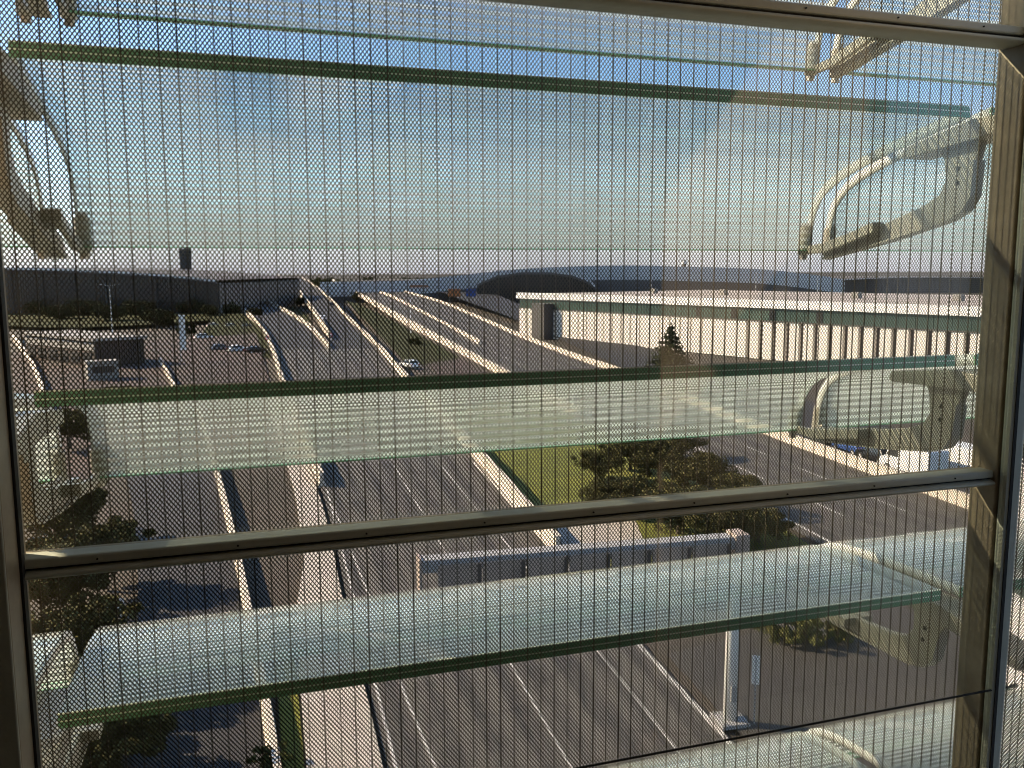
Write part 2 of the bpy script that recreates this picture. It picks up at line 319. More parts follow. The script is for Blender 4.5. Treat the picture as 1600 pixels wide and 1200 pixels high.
# green verge between the two roads, then the paved yard lower right
surface('grass_verge', [(700, 640), (760, 708), (905, 870), (985, 960)], [(830, 618), (1000, 706), (1240, 836), (1330, 905)], 'grass', 0.03, 20)
surface('paved_yard', [(1040, 1022), (1165, 1155), (1300, 1290)], [(1380, 940), (1600, 1010), (1800, 1100)], 'asphalt', 0.004, 16)
surface('concrete_pad', [(868, 822), (884, 868)], [(992, 812), (1010, 858)], 'concrete', 0.06, 6)
surface('plaza', [(-120, 560), (40, 690), (90, 760)], [(400, 520), (425, 610), (440, 690)], 'plaza', -0.05, 10)
surface('grass_patch', [(255, 575), (264, 612)], [(302, 572), (312, 612)], 'leaf_yellow', 0.0, 4)
surface('shaded_access_road', [(668, 449), (715, 466), (795, 495), (985, 580), (1205, 675), (1540, 797)], [(760, 452), (800, 470), (880, 500), (1120, 580), (1420, 675), (1800, 797)], 'asphalt_dark_and_shade', 0.004, 40)  # shade between barrier and white wall put into the dark road colour
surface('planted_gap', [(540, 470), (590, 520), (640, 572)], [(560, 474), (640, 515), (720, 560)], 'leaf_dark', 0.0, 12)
surface('plaza_between', [(640, 545), (700, 600), (730, 640)], [(690, 545), (775, 590), (820, 618)], 'plaza', 0.0, 10)

# dark undergrowth below the raised roads
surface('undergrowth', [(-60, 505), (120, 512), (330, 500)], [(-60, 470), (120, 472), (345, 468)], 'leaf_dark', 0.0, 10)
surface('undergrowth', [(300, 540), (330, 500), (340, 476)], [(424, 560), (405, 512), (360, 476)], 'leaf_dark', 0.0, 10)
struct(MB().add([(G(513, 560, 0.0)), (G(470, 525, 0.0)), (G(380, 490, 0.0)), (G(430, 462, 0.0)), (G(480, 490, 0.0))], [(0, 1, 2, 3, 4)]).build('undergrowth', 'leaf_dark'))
# piers carrying the ramps
for nm_, A_, B_ in (('slip_road', LB_L, LB_R), ('rising_road', RB_L, RB_R)):
    a_, b_ = even([GR(*p) for p in A_], 9), even([GR(*p) for p in B_], 9); ro = bpy.data.objects[nm_]
    MB().ribbon(lift(a_, -.9), lift(b_, -.9)).build('deck_soffit', 'concrete', ro)
    for k in range(3, 9):
        for f_ in (.25, .75):
            c_ = a_[k].lerp(b_[k], f_)
            if c_.z > 1.5: MB().tube((c_.x, c_.y, -.1), (c_.x, c_.y, c_.z - .88), .6, n=10).build('pier', 'concrete', ro)
# painted lines
def line(name, pts, wd, parent, dz=0.022):
    q = resample([G(*p) for p in pts], 4.0); A = []; B = []
    for i, p in enumerate(q):
        t = q[min(i + 1, len(q) - 1)] - q[max(i - 1, 0)]; t.z = 0; t.normalize(); r = Vector((t.y, -t.x, 0))
        A.append(p - r * wd / 2 + UP * dz); B.append(p + r * wd / 2 + UP * dz)
    return MB().ribbon(A, B).build(name, 'paint', parent)
line('edge_line', [(1235, 1265), (1128, 1148), (1006, 1016), (874, 872), (740, 722)], 0.24, main)
line('edge_line', [(640, 1290), (592, 1092), (557, 952), (511, 765)], 0.13, main)
line('lane_line', [(720, 1290), (632, 1085), (580, 940), (520, 790)], 0.11, main)
line('lane_line', [(945, 1290), (805, 1050), (700, 870), (600, 700)], 0.10, main)
line('lane_line', [(1150, 1290), (938, 1022), (800, 860), (690, 728)], 0.11, main)
# dashes of the right hand road
ar = bpy.data.objects['airport_road']
la, lb = even([GR(*p) for p in L2], 120), even([GR(*p) for p in R2], 120)
for frac in (0.34, 0.67):
    c = [la[i].lerp(lb[i], frac) for i in range(120)]
    for i in range(50, 118, 2):
        p, q = c[i], c[i].lerp(c[i + 1], 0.85); t = (q - p); t.z = 0; t.normalize(); r = Vector((t.y, -t.x, 0)) * 0.09
        MB().ribbon([p - r + UP * .022, q - r + UP * .022], [p + r + UP * .022, q + r + UP * .022]).build('lane_dash', 'paint', ar)
ca = [la[i].lerp(lb[i], 0.05) for i in range(120)]; cb = [la[i].lerp(lb[i], 0.066) for i in range(120)]
MB().ribbon(lift(ca, .022), lift(cb, .022)).build('edge_line', 'paint', ar)

# concrete barriers: one thing along each road edge, with coping and base
def barrier(pts, label, h=0.85, wd=0.34, group='concrete barriers along the roads', name='concrete_barrier', zz=None):
    q = resample([GR(*p) for p in pts], 6.0)
    root = empty(name, q[0]); off = -q[0]
    q = [p + off for p in q]
    lo = -0.15
    prof = [(-wd * .75, lo), (wd * .75, lo), (wd * .7, 0.12), (wd * .36, 0.34), (wd * .3, h - .1), (-wd * .3, h - .1), (-wd * .36, 0.34), (-wd * .7, 0.12)]
    m_ = MB(); base = q[0].z
    # follow the ramp down to the ground so that raised stretches stand on a wall
    n = len(prof); V = []
    for i, p in enumerate(q):
        t = q[min(i + 1, len(q) - 1)] - q[max(i - 1, 0)]; t.z = 0; t.normalize(); r = Vector((t.y, -t.x, 0))
        gz = -(p.z - off.z * 1.0)
        for u, hh in prof:
            z = hh
            if hh == lo: z = max(-(p.z - off.z) - 0.1, -1.0)
            V.append(p + r * u + UP * z)
    F = []
    for i in range(len(q) - 1):
        for k in range(n): F.append((i * n + k, i * n + (k + 1) % n, (i + 1) * n + (k + 1) % n, (i + 1) * n + k))
    F += [tuple(range(n - 1, -1, -1)), tuple((len(q) - 1) * n + k for k in range(n))]
    m_.add(V, F).build('wall', 'barrier', root)
    MB().sweep(lift(q, h - .1), [(-wd * .42, 0), (wd * .42, 0), (wd * .42, .1), (-wd * .42, .1)]).build('coping', 'barrier', root)
    return tag(root, label, 'barrier', group)
barrier([(503, 760), (443, 602), (426, 548), (410, 516), (387, 491), (367, 478), (348, 470)],
        'pale concrete barrier curving away left along the near edge of the slip road', 1.1, .42)
barrier([(872, 866), (745, 715), (640, 600), (592, 545), (546, 500), (508, 461), (486, 443), (473, 435)], 'long straight pale concrete barrier on the right edge of the main road', 1.1, .42)
barrier([(515, 546), (482, 511), (447, 488), (409, 471), (375, 465)], 'curved pale barrier between the slip road and the rising road', 1.2, .5)
barrier([(517, 530), (505, 508), (480, 472), (460, 446), (447, 434)], 'straight pale barrier climbing the left edge of the rising road', 1.2, .5)
barrier([(447, 434), (434, 431), (420, 432), (408, 437)], 'short pale parapet bending left over the hump of the crest', 1.4, .6)
barrier([(520, 438), (545, 451), (640, 505), (740, 561), (812, 600), (905, 650)], 'wide pale barrier on the left edge of the airport road', 1.1, 0.7)
barrier([(556, 444), (607, 462), (680, 500), (750, 538)], 'pale median barrier down the middle of the airport road ending in mid road', 1.0, .5)
barrier([(610, 450), (645, 460), (692, 474), (760, 503), (812, 526), (900, 560), (975, 586), (1190, 675), (1530, 800), (1680, 852)], 'pale barrier beside the white building along the airport road', 0.95, 0.4)
barrier([(310, 640), (338, 735), (352, 790), (376, 895), (418, 1120), (445, 1290)], 'low pale barrier between service road and brown verge', 0.6, 0.3)
barrier([(20, 525), (50, 570), (76, 640)], 'short pale barrier at the far left edge beside the dark terminal', 0.9, 0.4)
barrier([(250, 565), (268, 598), (290, 650)], 'short pale barrier beside the yellow green grass patch', 0.8, 0.3)

# ================================================================== BUILDINGS
def facade_frame(A, B):
    d = (B - A); d.z = 0; L = d.length; d.normalize(); nrm = Vector((d.y, -d.x, 0))
    if nrm.dot(Vector((-A.x, -A.y, 0))) < 0: nrm = -nrm
    return d, nrm, L
# --- white building on the right
A = G(812, 457, 11.05); B = G(1640, 482, 11.05); A.z = B.z = 0
d, nrm, Lw = facade_frame(A, B)
wb = empty('white_building', A)
def bb(root, base, d_, n_, u0, u1, w0, w1, z0, z1, mb=None):
    """box in facade coordinates (along, outward, up), local to the root"""
    mb = mb or MB(); o = base - root.location
    c = o + d_ * (u0 + u1) / 2 + n_ * (w0 + w1) / 2 + UP * (z0 + z1) / 2
    return mb.obox(c, d_ * (u1 - u0) / 2, n_ * (w1 - w0) / 2, UP * (z1 - z0) / 2)
bb(wb, A, d, nrm, 0, Lw, -70, -0.6, 0, 10.55).build('core', 'joint', wb)
bb(wb, A, d, nrm, -0.6, Lw, -70, -0.3, 10.55, 10.7).build('roof', 'roof_gravel', wb)
bb(wb, A, d, nrm, -0.8, Lw, -0.3, 0.55, 9.55, 11.05).build('parapet', 'fascia', wb)
step = 2.95; k = 0; pm = None; gm = None
while k * step < Lw - step:
    u = k * step
    if pm is None:
        pm = bb(wb, A, d, nrm, 0.0, step - 0.4, -0.6, 0.12, 0.0, 7.05).build('wall_panel', 'wall_white', wb, 0.03); wide_gap = False
        gm = bb(wb, A, d, nrm, 0.04, step - 0.04, -0.6, -0.06, 7.25, 9.55).build('glass_panel', 'green_glass', wb)
    else:
        if u > Lw * .55 and not wide_gap: pm = bb(wb, A, d, nrm, 0.0, step - 0.95, -0.6, 0.12, 0.0, 7.05).build('wall_panel', 'wall_white', wb, 0.03); wide_gap = True; pm.location = d * u
        else: c = dup(pm, parent=wb); c.location = d * u
        c = dup(gm, parent=wb); c.location = d * u
    k += 1
bb(wb, A, d, nrm, 0, Lw, -0.6, 0.3, 7.05, 7.25).build('sill', 'joint', wb)
for u in (18, 41, 76, 97):
    bb(wb, A, d, nrm, u, u + 1.6, -30, -28.6, 10.7, 12.0).build('roof_unit', 'pale_clad', wb)
for u in (60, 69, 78, 88):
    bb(wb, A, d, nrm, u, u + 1.3, -0.06, 0.04, 7.4, 9.2).build('open_window', 'dark_glass', wb)
# dark stair core in front of its far end
bb(wb, A, d, nrm, 9, 14, 0.12, 3.0, 0, 8.6).build('stair_core', 'cladding', wb)
tag(wb, 'long low white panelled building with green glass band under its roof edge', 'building')

# --- the terminals with arched roofs on the skyline
def terminal(pxs, dep, zbase, name, label, glass_from=None, thick=1.2, wallmat='dark_glass'):
    top = [depth(px, py, dep) for px, py in pxs]
    root = empty(name, (top[0].x, top[0].y, 0)); off = -root.location
    top = [p + off for p in resample(top, 8.0)]
    back = Vector((VIEW[0], VIEW[1], 0)).normalized() * 120
    m_ = MB(); n = len(top)
    V = [p for p in top] + [p + back for p in top] + [p - UP * thick for p in top] + [p - UP * thick + back for p in top]
    F = []
    for i in range(n - 1):
        F += [(i, i + 1, n + i + 1, n + i), (2 * n + i, 3 * n + i, 3 * n + i + 1, 2 * n + i + 1), (i, 2 * n + i, 2 * n + i + 1, i + 1), (n + i, n + i + 1, 3 * n + i + 1, 3 * n + i)]
    m_.add(V, F).build('roof', 'roof_dark', root)
    ins = back.normalized() * 2.5
    W = MB(); V = [p - UP * thick + ins for p in top] + [Vector((p.x, p.y, 0.0)) + ins for p in top]
    W.add(V, [(i, i + 1, n + i + 1, n + i) for i in range(n - 1)]).build('glazed_wall', wallmat, root)
    E = MB()
    V = []
    for p in top: V += [p - back.normalized() * .25, p - back.normalized() * .25 - UP * thick * 0.55]
    E.add(V, [(2 * i, 2 * i + 1, 2 * i + 3, 2 * i + 2) for i in range(n - 1)]).build('roof_edge', 'roof_rim', root)
    # mullions every few metres
    for i in range(1, n - 1, 1):
        p = top[i] - UP * thick + ins * 0.8
        t = (top[i + 1] - top[i - 1]); t.z = 0; t.normalize()
        h = p.z
        if h > 1: MB().obox((p.x, p.y, h / 2), t * 0.16, ins.normalized() * 0.2, UP * h / 2).build('mullion', 'cladding', root)
    for p in (top[0], top[-1]):
        q = p - UP * thick + ins; MB().add([q, q + back, Vector((q.x, q.y, 0)) + back, Vector((q.x, q.y, 0))], [(0, 1, 2, 3)]).build('end_wall', 'cladding', root)
    tag(root, label, 'building'); return root
terminal([(-160, 424), (-40, 418), (60, 419), (160, 423), (240, 428), (300, 433), (338, 438)], 310, 0, 'terminal_building', 'wide dark terminal with low arched roof on the left skyline')
terminal([(500, 441), (570, 440), (640, 438), (720, 430), (800, 421), (900, 416), (1000, 415), (1080, 417), (1180, 420), (1260, 428), (1320, 437)], 470, 0, 'terminal_building', 'broad grey terminal with arched roof on the right skyline', thick=14.0, wallmat='roof_dark')
terminal([(745, 440), (775, 427), (815, 421), (860, 421), (895, 426), (920, 436), (930, 445)], 440, 0, 'glass_arch_hall', 'small arched hall with pale rim in front of the right terminal', thick=2.6)
terminal([(1290, 438), (1400, 433), (1520, 433), (1640, 436)], 620, 0, 'far_hangar', 'distant low brown hangar at the right end of the skyline', thick=1.0, wallmat='cladding')
# dark tower
p = depth(291, 424, 520); t_ = empty('control_tower', (p.x, p.y, 0))
MB().box(-3.1, 3.1, -3.1, 3.1, 0, 27).build('shaft', 'cladding', t_)
MB().box(-3.5, 3.5, -3.5, 3.5, 26, 29.6).build('cab', 'dark_glass', t_)
MB().box(-3.7, 3.7, -3.7, 3.7, 29.6, 30.2).build('roof', 'roof_dark', t_)
tag(t_, 'dark square tower rising above the left skyline', 'tower')
p = depth(1069, 415, 520); t_ = empty('roof_mast', (p.x, p.y, 0))
MB().box(-.9, .9, -.9, .9, 0, 22.5).build('shaft', 'cladding', t_); MB().box(-1.2, 1.2, -1.2, 1.2, 20.5, 22.2).build('cab', 'roof_rim', t_)
tag(t_, 'small blue grey stack standing above the right terminal roof', 'stack')
# low service building on the left plaza
A2 = G(42, 560); B2 = G(150, 575); d2, n2, L_ = facade_frame(A2, B2)
lb_ = empty('low_service_building', A2)
bb(lb_, A2, d2, n2, 0, L_, -9, 0, 0, 4.6).build('wall', 'plaza', lb_)
bb(lb_, A2, d2, n2, -.5, L_ + .5, -9.4, .5, 4.6, 5.1).build('roof', 'pale_clad', lb_)
bb(lb_, A2, d2, n2, 0, L_, 0, .12, 2.9, 4.3).build('fascia', 'pale_clad', lb_)
for k in range(6): bb(lb_, A2, d2, n2, 1 + k * L_ / 6.2, 1 + k * L_ / 6.2 + L_ / 9, 0.0, .1, 0.5, 2.5).build('window', 'dark_glass', lb_)
tag(lb_, 'low brown service building with pale fascia in front of the left terminal', 'building')
p = G(160, 592); bx = empty('service_booth', p, 0.3)
MB().box(-2.2, 2.2, -1.4, 1.4, 0, 2.7).build('body', 'pale_clad', bx, .04); MB().box(-2.35, 2.35, -1.55, 1.55, 2.7, 2.9).build('roof', 'pale_clad', bx); MB().box(-1.6, 1.6, -1.44, -1.4, 1.1, 2.1).build('window', 'dark_glass', bx)
tag(bx, 'small pale grey booth beside the low brown service building', 'booth')

# ================================================================== ROAD FURNITURE
# cantilever sign gantry seen from behind
base = G(1140, 1128); gz = 6.9
q0, q1 = G(1160, 872, gz), G(668, 912, gz)
gd = (q1 - q0); gd.z = 0; gl = gd.length; gd.normalize(); gn = Vector((gd.y, -gd.x, 0))
if gn.dot(-base) < 0: gn = -gn
ga = empty('sign_gantry', base)
q0l = Vector((q0.x, q0.y, gz)) - base
MB().tube((0, 0, .1), (0, 0, 7.05), .25, .2, 14).build('column', 'post_white', ga, smooth=True)
MB().obox(UP * .08, gd * .55, gn * .55, UP * .08).build('base_plate', 'steel', ga, .02)
MB().obox(UP * 1.2 + gn * .24, gd * .11, gn * .04, UP * .3).build('service_door', 'steel', ga, .01)
for s_ in (-1, 1):
    for t_ in (-1, 1): MB().tube(gd * .42 * s_ + gn * .42 * t_ + UP * .16, gd * .42 * s_ + gn * .42 * t_ + UP * .26, .05, n=6).build('anchor_bolt', 'steel', ga)
s0 = Vector((0, 0, gz)) + gd * 0.95
beam0 = Vector((0, 0, 0))
MB().obox(s0 + gd * (gl / 2 - .6), gd * (gl / 2 + .3), gn * .32, UP * .22).build('beam', 'steel', ga, .03)
npn = 7
for k in range(npn):
    u0 = -0.6 + (gl - .2) * k / npn
    pn = MB().obox(s0 + gd * (u0 + (gl - .2) / npn / 2) + gn * .40 + UP * -.55, gd * ((gl - .2) / npn / 2 - .02), gn * .03, UP * .62).build('sign_panel', 'sign_back', ga, .01)
    MB().obox(s0 + gd * (u0 + .12) + gn * .47 + UP * -.55, gd * .05, gn * .04, UP * .6).build('rib', 'joint', pn)
MB().obox(s0 + gd * -1.05 + UP * -.1, gd * .28, gn * .42, UP * .42).build('beam_head', 'sign_back', ga, .06)
MB().obox(s0 + gd * (gl - .25) + UP * -.35, gd * .05, gn * .42, UP * .62).build('end_plate', 'sign_back', ga, .02)
MB().tube(UP * 5.2 + gd * .2, s0 + gd * 1.9 - UP * .3, .09).build('brace', 'steel', ga)
tag(ga, 'white cantilever sign gantry reaching left over the main road', 'gantry')

def round_sign(px, py, label, r=.45, h=2.4):
    p = G(px, py); o = empty('round_sign', p); toc = Vector((-p.x, -p.y, 0)).normalized()
    MB().tube((0, 0, 0), (0, 0, h), .04).build('post', 'steel', o)
    MB().tube(Vector((0, 0, h)) + toc * .03, Vector((0, 0, h)) + toc * .07, r, n=20).build('face', 'red', o)
    dsc = MB().tube(Vector((0, 0, h)) + toc * .072, Vector((0, 0, h)) + toc * .08, r * .62, n=20).build('centre', 'post_white', o)
    MB().obox(Vector((0, 0, h)) + toc * .085, Vector((-toc.y, toc.x, 0)) * r * .45, toc * .006, UP * r * .14).build('bar', 'red', o)
    return tag(o, label, 'sign', 'round red signs')
round_sign(418, 545, 'round red sign on the barrier of the slip road', .5)
round_sign(517, 541, 'round red sign at the tip where the two barriers meet', .5)
p = G(1178, 1132); o = empty('small_sign', p); toc = Vector((-p.x, -p.y, 0)).normalized(); sx = Vector((-toc.y, toc.x, 0))
MB().tube((0, 0, 0), (0, 0, 2.6), .035).build('post', 'steel', o); MB().obox(UP * 2.1, sx * .14, toc * .015, UP * .55).build('plate', 'post_white', o, .01)
tag(o, 'narrow white plate on a thin post beside the gantry column', 'sign')
p = G(180, 1010); o = empty('notice_board', p); toc = Vector((-p.x, -p.y, 0)).normalized(); sx = Vector((-toc.y, toc.x, 0))
for s_ in (-1, 1): MB().tube(sx * .35 * s_, sx * .35 * s_ + UP * 2.2, .035).build('post', 'steel', o)
MB().obox(UP * 1.75, sx * .48, toc * .02, UP * .42).build('board', 'post_white', o, .01)
tag(o, 'pale notice board among the dark trees lower left', 'sign')
def mast(px, py_base, h, label, double=True):
    p = GR(px, py_base); o = empty('lamp_post', p)
    MB().tube((0, 0, -p.z), (0, 0, h), .13, .07).build('pole', 'roof_rim', o)
    for s_ in ((-1, 1) if double else (1,)):
        MB().tube((0, 0, h - .1), (1.6 * s_, 0, h + .2), .05).build('arm', 'roof_rim', o); MB().box(1.3 * s_ - .4, 1.3 * s_ + .4, -.15, .15, h + .12, h + .26).build('lantern', 'steel', o)
    return tag(o, label, 'lamp post', 'lamp posts along the roads')
mast(1017, 480, 13.0, 'thin pale lamp post behind the white building below the terminal roof')
mast(1180, 480, 13.0, 'thin pale lamp post right of the middle of the terminal roof')
mast(1276, 482, 12.0, 'thin pale lamp post at the right end of the terminal roof')
mast(178, 560, 14.0, 'thin pale lamp post in front of the left terminal')
mast(642, 520, 9.0, 'lamp post between the main road and the airport road')
p = G(283, 566); o = empty('banner_pole', p); toc = Vector((-p.x, -p.y, 0)).normalized(); sx = Vector((-toc.y, toc.x, 0))
MB().tube((0, 0, 0), (0, 0, 9), .09).build('pole', 'steel', o); MB().obox(UP * 5.5 + sx * .55, sx * .45, toc * .02, UP * 3.2).build('banner', 'fascia', o)
tag(o, 'tall pale banner on a pole left of the slip road', 'banner')
def hoarding(px, py, wd, hh, label, material='orange', zb=2.0):
    p = GR(px, py); o = empty('sign_board', p); toc = Vector((-p.x, -p.y, 0)).normalized(); sx = Vector((-toc.y, toc.x, 0))
    for s_ in (-1, 1): MB().tube(sx * wd * .4 * s_ - UP * p.z, sx * wd * .4 * s_ + UP * zb, .1).build('post', 'steel', o)
    MB().obox(UP * (zb + hh / 2), sx * wd / 2, toc * .06, UP * hh / 2).build('board', material, o)
    return tag(o, label, 'sign board', 'sign boards by the far roads')
hoarding(655, 462, 9, 1.2, 'long orange sign board left of the arched hall', 'orange', 4.0)
hoarding(710, 475, 5.0, 3.2, 'squarish orange sign board above the airport road', 'orange', 3.0)
hoarding(736, 475, 4.0, 3.0, 'blue sign board next to the squarish orange one', 'blue', 3.0)

# ================================================================== VEHICLES
def car_proto(kind):
    root = empty('parked_car', (0, 0, -60)); 
    if kind == 'car':
        L_, W_, poly = 4.3, .88, [(-2.15, .35), (-2.1, .82), (-1.75, .93), (-1.3, 1.38), (-.9, 1.47), (.35, 1.45), (1.05, .98), (1.95, .83), (2.13, .6), (2.15, .35)]
        glass = [(-1.6, .96), (-1.25, 1.34), (-.88, 1.4), (.32, 1.38), (.88, .98)]; axle = (-1.3, 1.3); r = .32
    else:
        L_, W_, poly = 5.4, 1.0, [(-2.7, .4), (-2.7, 2.3), (-2.55, 2.45), (1.25, 2.42), (1.55, 2.25), (2.0, 1.35), (2.6, 1.12), (2.72, .9), (2.72, .4)]
        glass = [(.55, 1.4), (.55, 2.15), (1.4, 2.15), (1.85, 1.4)]; axle = (-1.7, 1.75); r = .36
    def tap(u, v, w_): return (u, w_ * (1 if v < 1.0 or kind != 'car' else 1 - .16 * (v - 1.0) / .47), v)
    m_ = MB(); m_.prism(poly, -W_, W_, tap); body = m_.build('body', 'car_white', root, .06)
    for s_ in (-1, 1):
        g = MB().prism(glass, s_ * W_ * .99, s_ * (W_ + .012), tap).build('side_window', 'dark_glass', root)
    zz = .25
    if kind == 'car':
        MB().add([tap(1.02, 1.0, -W_ * .9), tap(1.02, 1.0, W_ * .9), tap(.4, 1.43, W_ * .9), tap(.4, 1.43, -W_ * .9)], [(0, 1, 2, 3)]).build('windscreen', 'dark_glass', root)
        bpy.context.view_layer.update()
        root.children[-1].location = (.03, 0, .03)
        MB().add([tap(-1.72, .96, -W_ * .9), tap(-1.72, .96, W_ * .9), tap(-1.32, 1.36, W_ * .9), tap(-1.32, 1.36, -W_ * .9)], [(0, 1, 2, 3)]).build('rear_window', 'dark_glass', root)
        root.children[-1].location = (-.03, 0, .03)
    else:
        MB().add([(2.0, -W_ * .88, 1.38), (2.0, W_ * .88, 1.38), (1.58, W_ * .88, 2.2), (1.58, -W_ * .88, 2.2)], [(0, 1, 2, 3)]).build('windscreen', 'dark_glass', root)
        root.children[-1].location = (.03, 0, .02)
    for ax in axle:
        for s_ in (-1, 1):
            wh = MB().tube((ax, s_ * (W_ - .2), r), (ax, s_ * (W_ + .01), r), r, n=16).build('wheel', 'rubber', root)
            MB().tube((ax, s_ * (W_ + .011), r), (ax, s_ * (W_ + .02), r), r * .6, n=12).build('hub', 'steel', wh)
    for s_ in (-1, 1):
        MB().box(-L_ / 2 - .02, -L_ / 2 + .05, s_ * W_ * .8 - .12, s_ * W_ * .8 + .12, .68, .88).build('tail_light', 'lamp_red', root)
        MB().box(L_ / 2 - .08, L_ / 2 + .015, s_ * W_ * .75 - .14, s_ * W_ * .75 + .14, .6, .76).build('headlight', 'lamp_clear', root)
    return root
proto = {}
bodies = {}
def vehicle(kind, colr, pos, heading, label, name='parked_car', group='vehicles'):
    if kind not in proto: proto[kind] = car_proto(kind); o = proto[kind]
    else: o = dup(proto[kind])
    o.name = name; o.location = pos; o.rotation_euler = (0, 0, heading)
    for ch in o.children:
        if ch.name.split('.')[0] == 'body':
            ch.data = ch.data.copy(); ch.data.materials[0] = M['car_' + colr]
    return tag(o, label, 'van' if kind == 'van' else 'car', group)
def head(p, q): v = Vector(q) - Vector(p); return math.atan2(v.y, v.x)
hd2 = head(G(1530, 800), G(1190, 675))
vehicle('van', 'white', G(1425, 742), hd2 + .1, 'white van nearest the bracket beside the airport road', 'delivery_van', 'white vans by the building')
vehicle('van', 'white', G(1492, 738), hd2 + .1, 'white van parked behind the other at the right mullion', 'delivery_van', 'white vans by the building')
vehicle('car', 'blue', G(1332, 708), hd2, 'blue car parked behind the barrier left of the white vans', 'parked_car', 'cars by the white building')
vehicle('car', 'black', G(1372, 722), hd2, 'black car between the blue car and the white vans', 'parked_car', 'cars by the white building')
vehicle('car', 'grey', G(1290, 690), hd2, 'grey car left of the blue car behind the barrier', 'parked_car', 'cars by the white building')
for i, (px, py, c_, lab) in enumerate([(498, 452, 'grey', 'grey car near the crest of the rising road'), (512, 458, 'silver', 'silver car following the grey car near the crest'),
                                    (518, 478, 'black', 'black car halfway down the rising road'), (504, 500, 'white', 'small white car coming down the rising road')]):
    vehicle('car', c_, GR(px, py) + UP * .02, head(GR(px, py), GR(px - 30, py - 18)), lab, 'moving_car', 'cars on the rising road')
for i, (px, py, c_, lab) in enumerate([(335, 512, 'white', 'white car parked at the left end of the row by the slip road'), (362, 513, 'silver', 'silver car parked second in the row by the slip road'), (388, 514, 'grey', 'grey car parked third in the row by the slip road'),
                                    (318, 530, 'white', 'white car parked alone in front of the parked row')]):
    vehicle('car', c_, G(px, py), .2 + i * .05, lab, 'parked_car', 'cars parked left of the slip road')
for i, (px, py, c_, lab) in enumerate([(345, 548, 'grey', 'grey car at the left end of the second parked row'), (372, 550, 'white', 'white car second in the second parked row'), (400, 552, 'black', 'black car third in the second parked row')]):
    vehicle('car', c_, G(px, py), .25 + i * .04, lab, 'parked_car', 'cars parked on the brown plaza')
vehicle('car', 'blue', G(180, 560), .3, 'blue car beside the small pale booth', 'parked_car', 'cars parked on the plaza')
vehicle('car', 'white', G(640, 575), 1.9, 'white car on the brown plaza between the two roads', 'parked_car', 'cars between the roads')
vehicle('car', 'black', G(855, 512), head(G(855, 512), G(800, 490)), 'black car in the shade at the foot of the dark stair core', 'parked_car')

# ================================================================== TREES AND BUSHES
def leaves(n, fn, size):
    V = np.zeros((n * 4, 3)); P = fn(n)
    a = rng.normal(size=(n, 3)); a /= np.linalg.norm(a, axis=1)[:, None]
    b = np.cross(a, rng.normal(size=(n, 3))); b /= np.linalg.norm(b, axis=1)[:, None]
    s_ = size * rng.uniform(.6, 1.4, size=(n, 1))
    for k, (i, j) in enumerate(((-1, 0), (0, -.55), (1, 0), (0, .55))): V[k::4] = P + a * s_ * i + b * s_ * j
    return V, [(4 * i, 4 * i + 1, 4 * i + 2, 4 * i + 3) for i in range(n)]
def raw_mesh(name, V, F, m_):
    me = bpy.data.meshes.new(name); me.from_pydata(V.tolist() if hasattr(V, 'tolist') else V, [], F); me.update(); me.materials.append(M[m_]); return me
def clumps(k, rx, ry, rz, z0, hollow=.55):
    c = rng.normal(size=(k, 3)); c /= np.linalg.norm(c, axis=1)[:, None]
    c *= rng.uniform(hollow, 1, size=(k, 1)); c *= (rx, ry, rz); c[:, 2] += z0; r = rng.uniform(.10, .34, size=k) * min(rx, rz)
    def fn(n):
        i = rng.integers(0, k, n); q = rng.normal(size=(n, 3)); q /= np.linalg.norm(q, axis=1)[:, None]
        return c[i] + q * (r[i][:, None] * rng.uniform(.4, 1, size=(n, 1)) ** .5)
    return fn, c
tree_meshes = {}
def tree(kind, pos, h, label, cat='tree', group=None, name='tree', wide=1.0, mt='leaf_dark', n=7500):
    key = (kind, mt)
    if key not in tree_meshes:
        if kind == 'broad':
            fn, c = clumps(60, .44, .40, .40, .58, .25); V, F = leaves(n, fn, .024)
            t = MB(); t.tube((0, 0, 0), (.01, 0, .34), .026, .017); 
            for q in c[:9]: t.tube((.01, 0, .3 + rng.uniform(-.06, .05)), q, .012, .004, 6)
        elif kind == 'bush':
            fn, c = clumps(34, .62, .5, .36, .42, .3); V, F = leaves(n, fn, .045)
            t = MB()
            for q in c[:7]: t.tube((0, 0, 0), q, .03, .01, 5)
        else:
            def fn(n_):
                zz = 1 - rng.uniform(0, 1, n_) ** .6 * .9; lv = np.round(zz * 16) / 16 + rng.normal(size=n_) * .012
                an = rng.uniform(0, 2 * np.pi, n_); rad = (1.02 - lv) * .34 * rng.uniform(.15, 1, n_) ** .6 * (1 + .25 * np.sin(an * 5 + lv * 40))
                return np.stack([np.cos(an) * rad, np.sin(an) * rad, lv - rad * .22], 1)
            V, F = leaves(n, fn, .02); t = MB(); t.tube((0, 0, 0), (0, 0, .97), .024, .003)
        tree_meshes[key] = (raw_mesh('crown', V, F, mt), t.mesh('trunk', 'bark'))
    cm, tm = tree_meshes[key]
    o = empty(name, pos, rng.uniform(0, 6.28)); o.scale = (h * wide, h * wide, h)
    for nm, me in (('crown', cm), ('trunk', tm)):
        q = bpy.data.objects.new(nm if kind != 'bush' or nm == 'crown' else 'stem', me); C.objects.link(q); q.parent = o
    return tag(o, label, cat, group)
tree('conifer', G(1046, 618), 9.6, 'dark conifer standing in front of the white panelled wall', name='conifer_tree', mt='needle', wide=1.5, n=3200)
gv = 'dark trees on the verge between the roads'
